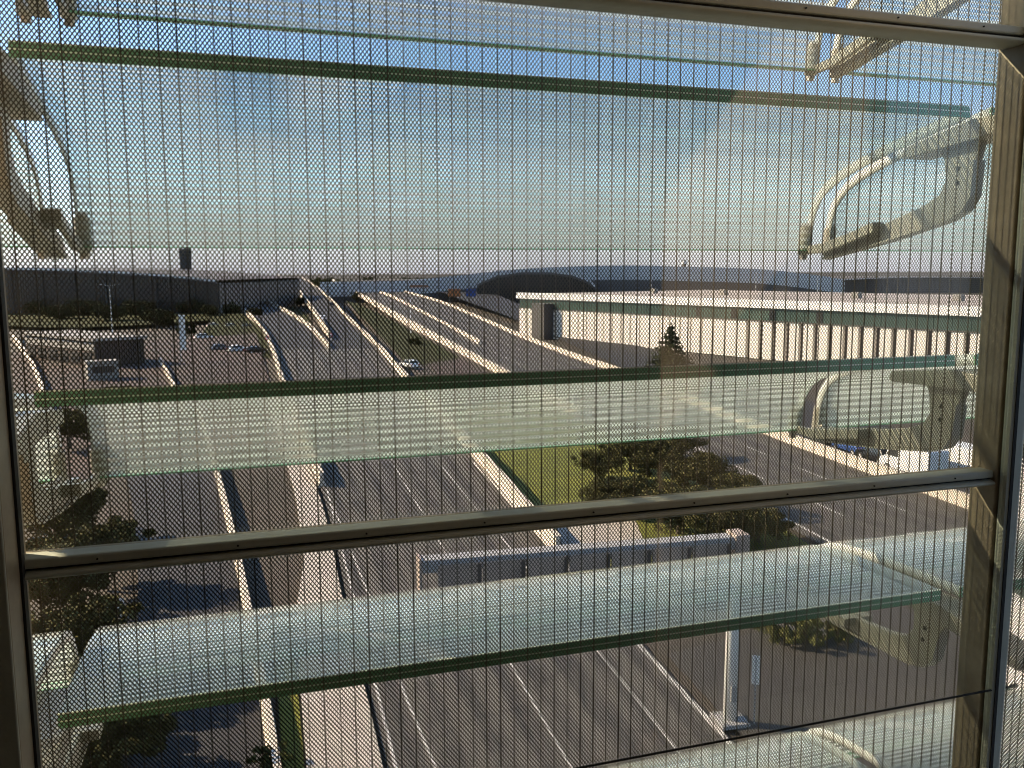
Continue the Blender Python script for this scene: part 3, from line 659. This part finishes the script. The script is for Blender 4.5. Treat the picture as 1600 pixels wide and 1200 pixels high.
for px, py, h, wd, lab in [(935, 752, 3.6, 1.4, 'dark tree nearest the sunlit grass edge'), (985, 735, 4.6, 1.3, 'dark tree at the middle of the verge just above the transom'),
                           (1030, 755, 5.0, 1.3, 'tall dark tree right of the middle of the verge'), (1095, 775, 4.6, 1.4, 'dark tree near the airport road kerb on the verge'),
                           (1060, 835, 4.6, 1.4, 'dark tree below the transom behind the gantry beam'), (1130, 860, 4.2, 1.4, 'dark tree below the transom right of the gantry beam end'),
                           (1000, 810, 4.0, 1.3, 'dark tree partly hidden by the transom'), (1185, 848, 3.2, 1.5, 'low dark tree at the right tip of the verge'), (1150, 800, 3.8, 1.4, 'dark tree above the transom at the right end of the verge'),
                           (950, 800, 3.4, 1.4, 'low dark tree just behind the transom left of the others'), (1060, 715, 4.2, 1.4, 'dark tree hugging the lower rim of the middle louvre')]:
    tree('broad', G(px, py), h * .72, lab, group=gv, name='verge_tree', wide=wd * 1.4, mt='leaf_olive', n=9000)
for px, py, h, lab in [(1215, 998, 1.5, 'left bush of the yellow green row in the yard'), (1262, 1004, 1.7, 'middle bush of the yellow green row in the yard'), (1308, 996, 1.6, 'right bush of the yellow green row in the yard')]:
    tree('bush', G(px, py), h, lab, 'bush', 'yellow green bushes in the yard', 'bush', 1.4, 'leaf_yellow', 2600)
for k_, (px, py, h) in enumerate([(60, 498, 8), (95, 505, 7), (135, 500, 8.5), (172, 507, 7.5), (215, 500, 8), (245, 512, 6.5), (300, 497, 8), (345, 494, 7)]):
    nm_ = ('first', 'second', 'third', 'fourth', 'fifth', 'sixth', 'seventh', 'eighth')[k_]
    tree('broad', G(px, py), h, f'{nm_} tree from the left mullion in the row below the left terminal', group='tree row below the left terminal', name='terminal_tree', wide=1.9, mt='leaf_dark')
gl_ = 'dark trees along the service road'
for px, py, h, wd, lab in [(50, 830, 5.5, 1.2, 'dark tree at the far left above the frame'), (115, 850, 5.5, 1.2, 'dark tree left of the notice board behind the lower bracket'), (165, 920, 5.0, 1.2, 'dark tree above the pale notice board'),
                           (70, 980, 5.5, 1.2, 'dark tree against the left mullion'), (130, 1080, 5.0, 1.2, 'dark tree behind the left end of the lowest full louvre'), (185, 1230, 4.5, 1.3, 'dark tree at the bottom left corner'),
                           (110, 700, 5.0, 1.3, 'dark tree seen through the left of the middle louvre'), (190, 640, 4.0, 1.3, 'dark tree right above the middle louvre edge'), (70, 1200, 5.0, 1.3, 'dark tree low against the left mullion foot')]:
    tree('broad', G(px, py), h * .78, lab, group=gl_, name='roadside_tree', wide=wd * 1.25, mt='leaf_olive', n=9000)
# a far wood that reads as one mass along the skyline
n_ = 9000; px_ = rng.uniform(330, 680, n_); dp_ = rng.uniform(880, 1000, n_); V_ = np.zeros((n_, 3))
for i_ in range(n_):
    q_ = ray(px_[i_], 424) * dp_[i_]; top_ = 6.5 + 2.2 * math.sin(px_[i_] * .09) + 1.6 * math.sin(px_[i_] * .23 + 1) + 1.2 * math.sin(px_[i_] * .61)
    V_[i_] = (q_[0], q_[1], top_ * rng.uniform(0, 1) ** .6)
VV, FF = leaves(n_, lambda k: V_, 1.7)
fw = bpy.data.objects.new('far_wood', raw_mesh('far_wood', VV, FF, 'leaf_dark')); C.objects.link(fw); fw['kind'] = 'stuff'; tag(fw, 'dark far wood along the skyline behind the crest of the roads', 'wood')
for px, py, h, wd, lab in [(330, 500, 6.0, 1.4, 'dark tree behind the parked row left of the slip road'), (255, 510, 7, 1.3, 'dark tree right of the tower foot in front of the terminal'), (440, 470, 6.0, 1.6, 'dark tree between the slip road and the rising road'),
                           (650, 540, 3.0, 1.6, 'low olive tree between main road and airport road'),
                           (560, 475, 7.0, 1.4, 'dark tree far up between the two roads'), (290, 525, 6.0, 1.4, 'dark tree left of the parked row'), (365, 498, 6.0, 1.5, 'dark tree behind the silver parked car'),
                           (400, 500, 5.0, 1.4, 'dark tree hugging the outside of the slip road bend'), (470, 480, 5.0, 1.3, 'dark tree in the gap between the two diverging barriers'),]:
    tree('bush' if py > 505 else 'broad', G(px, py), h * (.8 if py > 505 else 1), lab, group='dark trees around the far roads', name='far_tree', wide=wd * (.75 if py > 505 else 1), mt='leaf_dark')
tree('bush', G(425, 1205), 1.0, 'small green bush on the brown verge beside the pavement', 'bush', None, 'verge_bush', 1.5, 'leaf_mid', 2600)

# ================================================================== THE FACADE
Z0 = H                                            # facade heights are given relative to the eye
XL, XR = -0.306, 1.495; YM = 1.45
ZU0, ZU1, ZL0, ZL1 = 0.436, 0.470, -0.4475, -0.4150
# --- diamond mesh screens
SP, HC, TT, DD = 0.0033, 0.0088, 0.00108, 0.0012
def diamond_mesh(name, x0, x1, z0, z1, parent):
    nw = int((x1 - x0) / SP) + 1; nj = int((z1 - z0) / (HC / 2)) + 1
    i = np.arange(nw)[:, None]; j = np.arange(nj)[None, :]
    sg = np.where((i + j) % 2 == 0, 1.0, -1.0)
    X = x0 + i * SP + sg * SP * .5 * 0.985; Zz = z0 + j * HC / 2 + 0 * i
    V = np.zeros((nw, nj, 3, 3), np.float32)
    for k, (dx, dy) in enumerate(((-TT, -.0002), (TT, 0.0002), (0.0, DD))):
        V[:, :, k, 0] = X + dx; V[:, :, k, 1] = dy; V[:, :, k, 2] = Zz
    idx = np.arange(nw * nj * 3).reshape(nw, nj, 3); F = []
    for k in range(3):
        k2 = (k + 1) % 3
        F.append(np.stack([idx[:, :-1, k], idx[:, :-1, k2], idx[:, 1:, k2], idx[:, 1:, k]], -1).reshape(-1, 4))
    F = np.concatenate(F); me = bpy.data.meshes.new(name)
    me.vertices.add(nw * nj * 3); me.vertices.foreach_set('co', V.reshape(-1))
    me.loops.add(F.size); me.loops.foreach_set('vertex_index', F.reshape(-1).astype(np.int32))
    me.polygons.add(len(F)); me.polygons.foreach_set('loop_start', np.arange(0, F.size, 4, dtype=np.int32)); me.polygons.foreach_set('loop_total', np.full(len(F), 4, np.int32))
    me.update(calc_edges=True); me.materials.append(M['mesh'])
    o = bpy.data.objects.new(name, me); C.objects.link(o); o.parent = parent; o['kind'] = 'stuff'; return o
def mesh_screen(loc, rz, x0, x1, z0, z1, label):
    root = empty('mesh_screen', loc, rz)
    diamond_mesh('diamond_mesh', x0, x1, z0, z1, root)
    rp = SP * 8; first = None; k = 0
    while x0 + k * rp < x1:
        x = x0 + k * rp + SP * .5
        if first is None:
            first = MB().box(-.00085, .00085, .0016, .0036, z0, z1).build('rib_wire', 'rib', root); first.location = (x, 0, 0)
        else:
            c = first.copy(); C.objects.link(c); c.parent = root; c.location = (x + rng.uniform(-.0006, .0006), 0, 0); c.scale.x = rng.uniform(.65, 1.15)
        k += 1
    return tag(root, label, 'mesh screen', 'mesh screens in the window')
mesh_screen((0, YM, Z0), 0, XL - .02, XR + .02, ZL1 - .012, ZU0 + .012, 'large bronze diamond mesh screen filling the middle window field')
mesh_screen((0, YM, Z0), 0, XL - .02, XR + .02, -1.30, ZL0 + .012, 'bronze diamond mesh screen below the lower transom')
mesh_screen((0, YM, Z0), 0, .55, XR + .02, ZU1 - .012, .62, 'narrow strip of bronze mesh screen above the upper transom')
# --- inner window panes
for z0, z1, lab in ((ZL1 - .01, ZU0 + .01, 'clear inner window pane in the middle field'), (-1.45, ZL0 + .01, 'clear inner window pane below the lower transom'), (ZU1 - .01, 1.05, 'clear inner window pane above the upper transom')):
    o = MB().box(XL - .01, XR + .01, YM - .028, YM - .022, Z0 + z0, Z0 + z1).build('window_pane', 'window_glass'); tag(o, lab, 'window pane', 'inner window panes')
# --- transoms
def transom(z0, z1, label):
    o = empty('transom', ((XL + XR) / 2, YM - .06, Z0 + (z0 + z1) / 2)); h = (z1 - z0) / 2; hw = (XR - XL) / 2 + .035
    MB().box(-hw, hw, -.004, .034, .001, h).build('upper_rail', 'frame', o, .0035)
    MB().box(-hw, hw, .004, .036, -.003, .001).build('gasket', 'gasket', o)
    t = MB(); n = 14; prof = [(math.cos(math.pi * k / n + math.pi / 2) * .018, math.sin(math.pi * k / n + math.pi / 2) * (h - .003) / 2) for k in range(n + 1)] + [(.03, -(h - .003) / 2), (.03, (h - .003) / 2)]
    t.prism(prof, -hw, hw, lambda u, v, w_: (w_, u + .008, v - .003 - (h - .003) / 2)); t.build('lower_rail', 'frame', o)
    MB().box(-hw, hw, .034, .052, -h * .8, h * .8).build('screen_bead', 'frame_dark', o)
    for x in np.linspace(-.8, .8, 9):
        MB().tube((x, -.0042, h * .5), (x, -.0065, h * .5), .0016, n=8).build('screw', 'gasket', o)
    return tag(o, label, 'transom', 'transoms of the window')
transom(ZL0, ZL1, 'olive grey lower transom crossing the whole window')
transom(ZU0, ZU1, 'olive grey upper transom cutting the top right corner')
# --- mullions
o = empty('mullion', (XL - .05, YM - .06, Z0 - 1.5))
MB().box(-.06, .05, -.095, -.09, 0, 2.7).build('cover_cap', 'frame', o, .002)
MB().box(-.06, .05, -.09, .03, 0, 2.7).build('profile', 'frame_dark', o, .003)
MB().box(.05, .054, -.02, .0, 0, 2.7).build('gasket', 'gasket', o)
tag(o, 'dark left mullion of the window', 'mullion', 'mullions of the window')
o = empty('mullion', (XR, YM - .06, Z0 - 1.5))
MB().box(0, .05, -.012, .055, 0, 2.7).build('profile', 'frame_dark', o, .003)
MB().box(.004, .046, -.034, -.0125, 0, 2.7).build('cover_cap', 'frame', o, .008)
MB().box(.012, .02, -.036, -.034, 0, 2.7).build('gasket', 'gasket', o)
tag(o, 'grey corner mullion on the right of the window', 'mullion', 'mullions of the window')
# --- the bay beyond the right mullion, turned towards the viewer
ang = math.atan2(-VIEW[1], -VIEW[0])
cx, cy = XR + .05, YM - .085
mesh_screen((cx, cy, Z0), ang, 0.0, .30, -1.30, .7, 'side mesh screen of the bay right of the corner mullion')
# --- pale wing of the same building seen through the side bay
wo = Vector((RIGHT[0], RIGHT[1], 0)).normalized() * 3.0; vd = Vector((VIEW[0], VIEW[1], 0)).normalized(); wn = Vector((RIGHT[0], RIGHT[1], 0)).normalized()
wg = empty('building_wing', wo + vd * 4.0)
MB().obox(wn * .25 + UP * (Z0 - 1), vd * 1.28, wn * .2, UP * (Z0 - 1)).build('core', 'joint', wg)
for k in range(14):
    z_ = Z0 + 1.9 - k * .82
    MB().obox(UP * z_, vd * 1.28, wn * .05, UP * .27).build('spandrel_panel', 'fascia', wg, .01)
    MB().obox(UP * (z_ - .41) + wn * .03, vd * 1.27, wn * .015, UP * .135).build('glass_strip', 'green_glass', wg)
tag(wg, 'pale banded building wing beyond the side bay at the right edge', 'building wing')
# --- curved glass louvres
PROF = [(0, 0), (.10, -.019), (.20, -.039), (.30, -.060), (.39, -.082), (.46, -.104), (.51, -.126), (.545, -.150), (.568, -.180), (.582, -.215), (.589, -.255), (.59, -.304)]
def louvre(x0, x1, yn, zn, rot, label):
    c, s_ = math.cos(rot), math.sin(rot)
    P = [(u * c - v * s_, u * s_ + v * c) for u, v in PROF]
    root = empty('glass_louvre', (x0, yn, Z0 + zn)); Lx = x1 - x0; T = .029
    nrm_ = []
    for i in range(len(P)):
        a, b = P[max(i - 1, 0)], P[min(i + 1, len(P) - 1)]; t = Vector((b[0] - a[0], b[1] - a[1])).normalized(); nrm_.append((-t.y, t.x))
    # smooth the profile
    def sheet(name, off, material):
        V = []; UVv = []; s = 0; n = len(P)
        for i, (u, v) in enumerate(P):
            if i: s += math.hypot(u - P[i - 1][0], v - P[i - 1][1])
            for x in (0, Lx):
                V.append((x, u + nrm_[i][0] * off, v + nrm_[i][1] * off)); UVv.append((x, s))
        me = bpy.data.meshes.new(name); F = [(2 * i, 2 * i + 1, 2 * i + 3, 2 * i + 2) for i in range(n - 1)]
        me.from_pydata(V, [], F); uv = me.uv_layers.new(name='UVMap')
        for p in me.polygons:
            p.use_smooth = True
            for li in p.loop_indices: uv.data[li].uv = UVv[me.loops[li].vertex_index]
        me.materials.append(M[material]); o_ = bpy.data.objects.new(name, me); C.objects.link(o_); o_.parent = root; return o_
    dusty = zn < 0.2
    sheet('pane', 0.0, 'dusty_frit' if dusty else 'louvre_frit'); sheet('outer_pane', T, 'dusty_clear' if dusty else 'louvre_clear')
    # edges: two green plies with pale interlayer; pale outer strip paints the sunlit corner
    def edge_long(i, ext):
        nx, ny = nrm_[i]; u, v = P[i]; tx, ty = (-ny, nx)
        for a, b, mt_, nm in ((.0, .0125, 'edge_green', 'edge'), (.0125, .0155, 'edge_line', 'interlayer'), (.0155, .0265, 'edge_green', 'edge'), (.0265, .0295, 'edge_line', 'arris_glint')):
            q = [(u + nx * a, v + ny * a), (u + nx * b, v + ny * b), (u + nx * b + ext * ny, v + ny * b - ext * nx), (u + nx * a + ext * ny, v + ny * a - ext * nx)]
            MB().prism(q, 0, Lx, lambda p_, q_, w_: (w_, p_, q_)).build(nm, mt_, root)
    edge_long(0, -.004); edge_long(len(P) - 1, .004)
    for x in (0, Lx):
        e = MB(); V = []
        for i, (u, v) in enumerate(P): V += [(x, u, v), (x, u + nrm_[i][0] * T, v + nrm_[i][1] * T)]
        V2 = [(x + (.004 if x == 0 else -.004), b, c_) for a, b, c_ in V]; n = len(V)
        F = [(2 * i, 2 * i + 1, 2 * i + 3, 2 * i + 2) for i in range(len(P) - 1)] + [(2 * i + n, 2 * i + 2 + n, 2 * i + 3 + n, 2 * i + 1 + n) for i in range(len(P) - 1)]
        F += [(2 * i, 2 * i + 2, 2 * i + 2 + n, 2 * i + n) for i in range(len(P) - 1)] + [(2 * i + 1, 2 * i + 1 + n, 2 * i + 3 + n, 2 * i + 3) for i in range(len(P) - 1)]
        e.add(V + V2, F).build('end_edge', 'edge_end', root, smooth=True)
    return tag(root, label, 'glass louvre', 'curved glass louvres outside the window'), P
def bracket(xc, yn, zn, rot, label):
    root = empty('louvre_bracket', (xc, yn, Z0 + zn)); root.rotation_euler = (rot, 0, 0)
    f = lambda u, v, w_: (w_, u, v)
    MB().prism([(-.27, -.012), (-.27, -.034), (.20, -.075), (.21, -.068), (.20, -.046), (-.02, -.006)], -.045, .045, f).build('seat_plate', 'bracket', root, .003)
    web = [(-.03, -.02), (.115, -.05), (.095, -.09), (.085, -.14), (.105, -.175), (.16, -.2), (.30, -.238), (.55, -.290), (.575, -.30), (.56, -.328), (.28, -.282), (.07, -.238), (.02, -.215), (-.004, -.18), (-.008, -.10)]
    MB().prism(web, -.011, .011, f).build('web', 'bracket', root, .003)
    out = [(-.008, -.10), (-.004, -.18), (.02, -.215), (.07, -.238), (.28, -.282), (.56, -.328)]
    fl = MB()
    for (a, b), (c_, d_) in zip(out, out[1:]): fl.prism([(a, b), (c_, d_), (c_, d_ - .006), (a, b - .006)], -.018, .018, f)
    fl.build('flange', 'bracket', root)
    for s_ in (-1, 1):
        MB().prism([(.34, -.245), (.52, -.285), (.60, -.292), (.605, -.318), (.51, -.315), (.33, -.272)], s_ * .034, s_ * .048, f).build('finger', 'bracket', root, .004)
        MB().prism([(.30, -.235), (.36, -.25), (.36, -.275), (.30, -.262)], s_ * .011, s_ * .05, f).build('crosspiece', 'bracket', root)
        cl = MB().tube((s_ * .046, .612, -.318), (s_ * .046, .606, -.235), .019, n=14).build('clamp', 'bracket', root, .003)
        MB().tube((s_ * .046, .606, -.235), (s_ * .046, .605, -.222), .014, n=6).build('bolt', 'bolt', cl); MB().tube((s_ * .046, .613, -.318), (s_ * .046, .614, -.334), .013, n=6).build('nut', 'bolt', cl)
    for z in (-.115, -.15): MB().tube((-.014, .045, z), (-.0112, .045, z), .006, n=10).build('rivet', 'gasket', root)
    return tag(root, label, 'bracket', 'cast brackets carrying the louvres')
YN = 1.75
rows = [(.91, 0.0, 'topmost'), (.367, 0.0, 'upper'), (-.242, R(3.5), 'middle'), (-.858, R(9.5), 'lower'), (-1.47, R(7), 'lowest')]
for zn, rt, nm in rows:
    louvre(-.345, 1.735, YN, zn, rt, f'{nm} wide curved glass louvre with printed white lines and green edge')
    louvre(1.80, 2.75, YN, zn, rt, f'{nm} louvre of the next bay past the right bracket')
    if nm != 'topmost': louvre(-1.35, -.415, YN, zn, rt, f'{nm} louvre of the next bay past the left bracket')
    bracket(-.38, YN, zn, rt, f'{nm} left bracket holding the louvre ends beside the left mullion')
    bracket(1.767, YN, zn, rt, f'{nm} right bracket holding the louvre ends beside the corner mullion')
# --- thin dark cord across the lower right
o = empty('tension_cord', (.35, YM - .09, Z0 - .885))
MB().tube((0, 0, 0), (1.215, 0, 0), .0022, n=8).build('cord', 'gasket', o); MB().tube((1.207, 0, 0), (1.221, 0, 0), .005, n=10).build('end_stop', 'frame_dark', o)
tag(o, 'thin dark cord stretched across the lower right of the window', 'cord')

# ================================================================== THE ROOM THE VIEW IS TAKEN FROM
corner = Vector((cx, cy, 0)); bd = Vector((-VIEW[0], -VIEW[1], 0)).normalized()
end = corner + bd * .30; far = corner + bd * 4.2
def slab(name, pts, z0, z1, m_):
    b = MB(); n = len(pts); b.add([(x, y, Z0 + z0) for x, y in pts] + [(x, y, Z0 + z1) for x, y in pts], [tuple(range(n - 1, -1, -1)), tuple(range(n, 2 * n))] + [(i, (i + 1) % n, (i + 1) % n + n, i + n) for i in range(n)])
    return struct(b.build(name, m_))
room = [(-3.0, YM - .06), (XR + .05, YM - .06), (far.x + .2, far.y), (-3.0, far.y)]
slab('floor', room, -1.62, -1.5, 'carpet'); slab('ceiling', room, 1.2, 1.3, 'plaster')
slab('wall_left', [(-3.05, far.y), (-3.0, far.y), (-3.0, YM - .06), (-3.05, YM - .06)], -1.5, 1.2, 'plaster')
slab('wall_back', [(-3.05, far.y - .1), (far.x + .2, far.y - .1), (far.x + .2, far.y), (-3.05, far.y)], -1.5, 1.2, 'plaster')
nn = Vector((-bd.y, bd.x, 0))
if nn.dot(-corner) > 0: nn = -nn
slab('wall_right', [(end.x, end.y), (end.x + nn.x * .08, end.y + nn.y * .08), (far.x + nn.x * .08, far.y + nn.y * .08), (far.x, far.y)], -1.5, 1.2, 'panel_dark')
slab('wall_front', [(-3.0, YM - .1), (XL - .115, YM - .1), (XL - .115, YM - .02), (-3.0, YM - .02)], -1.5, 1.2, 'plaster')
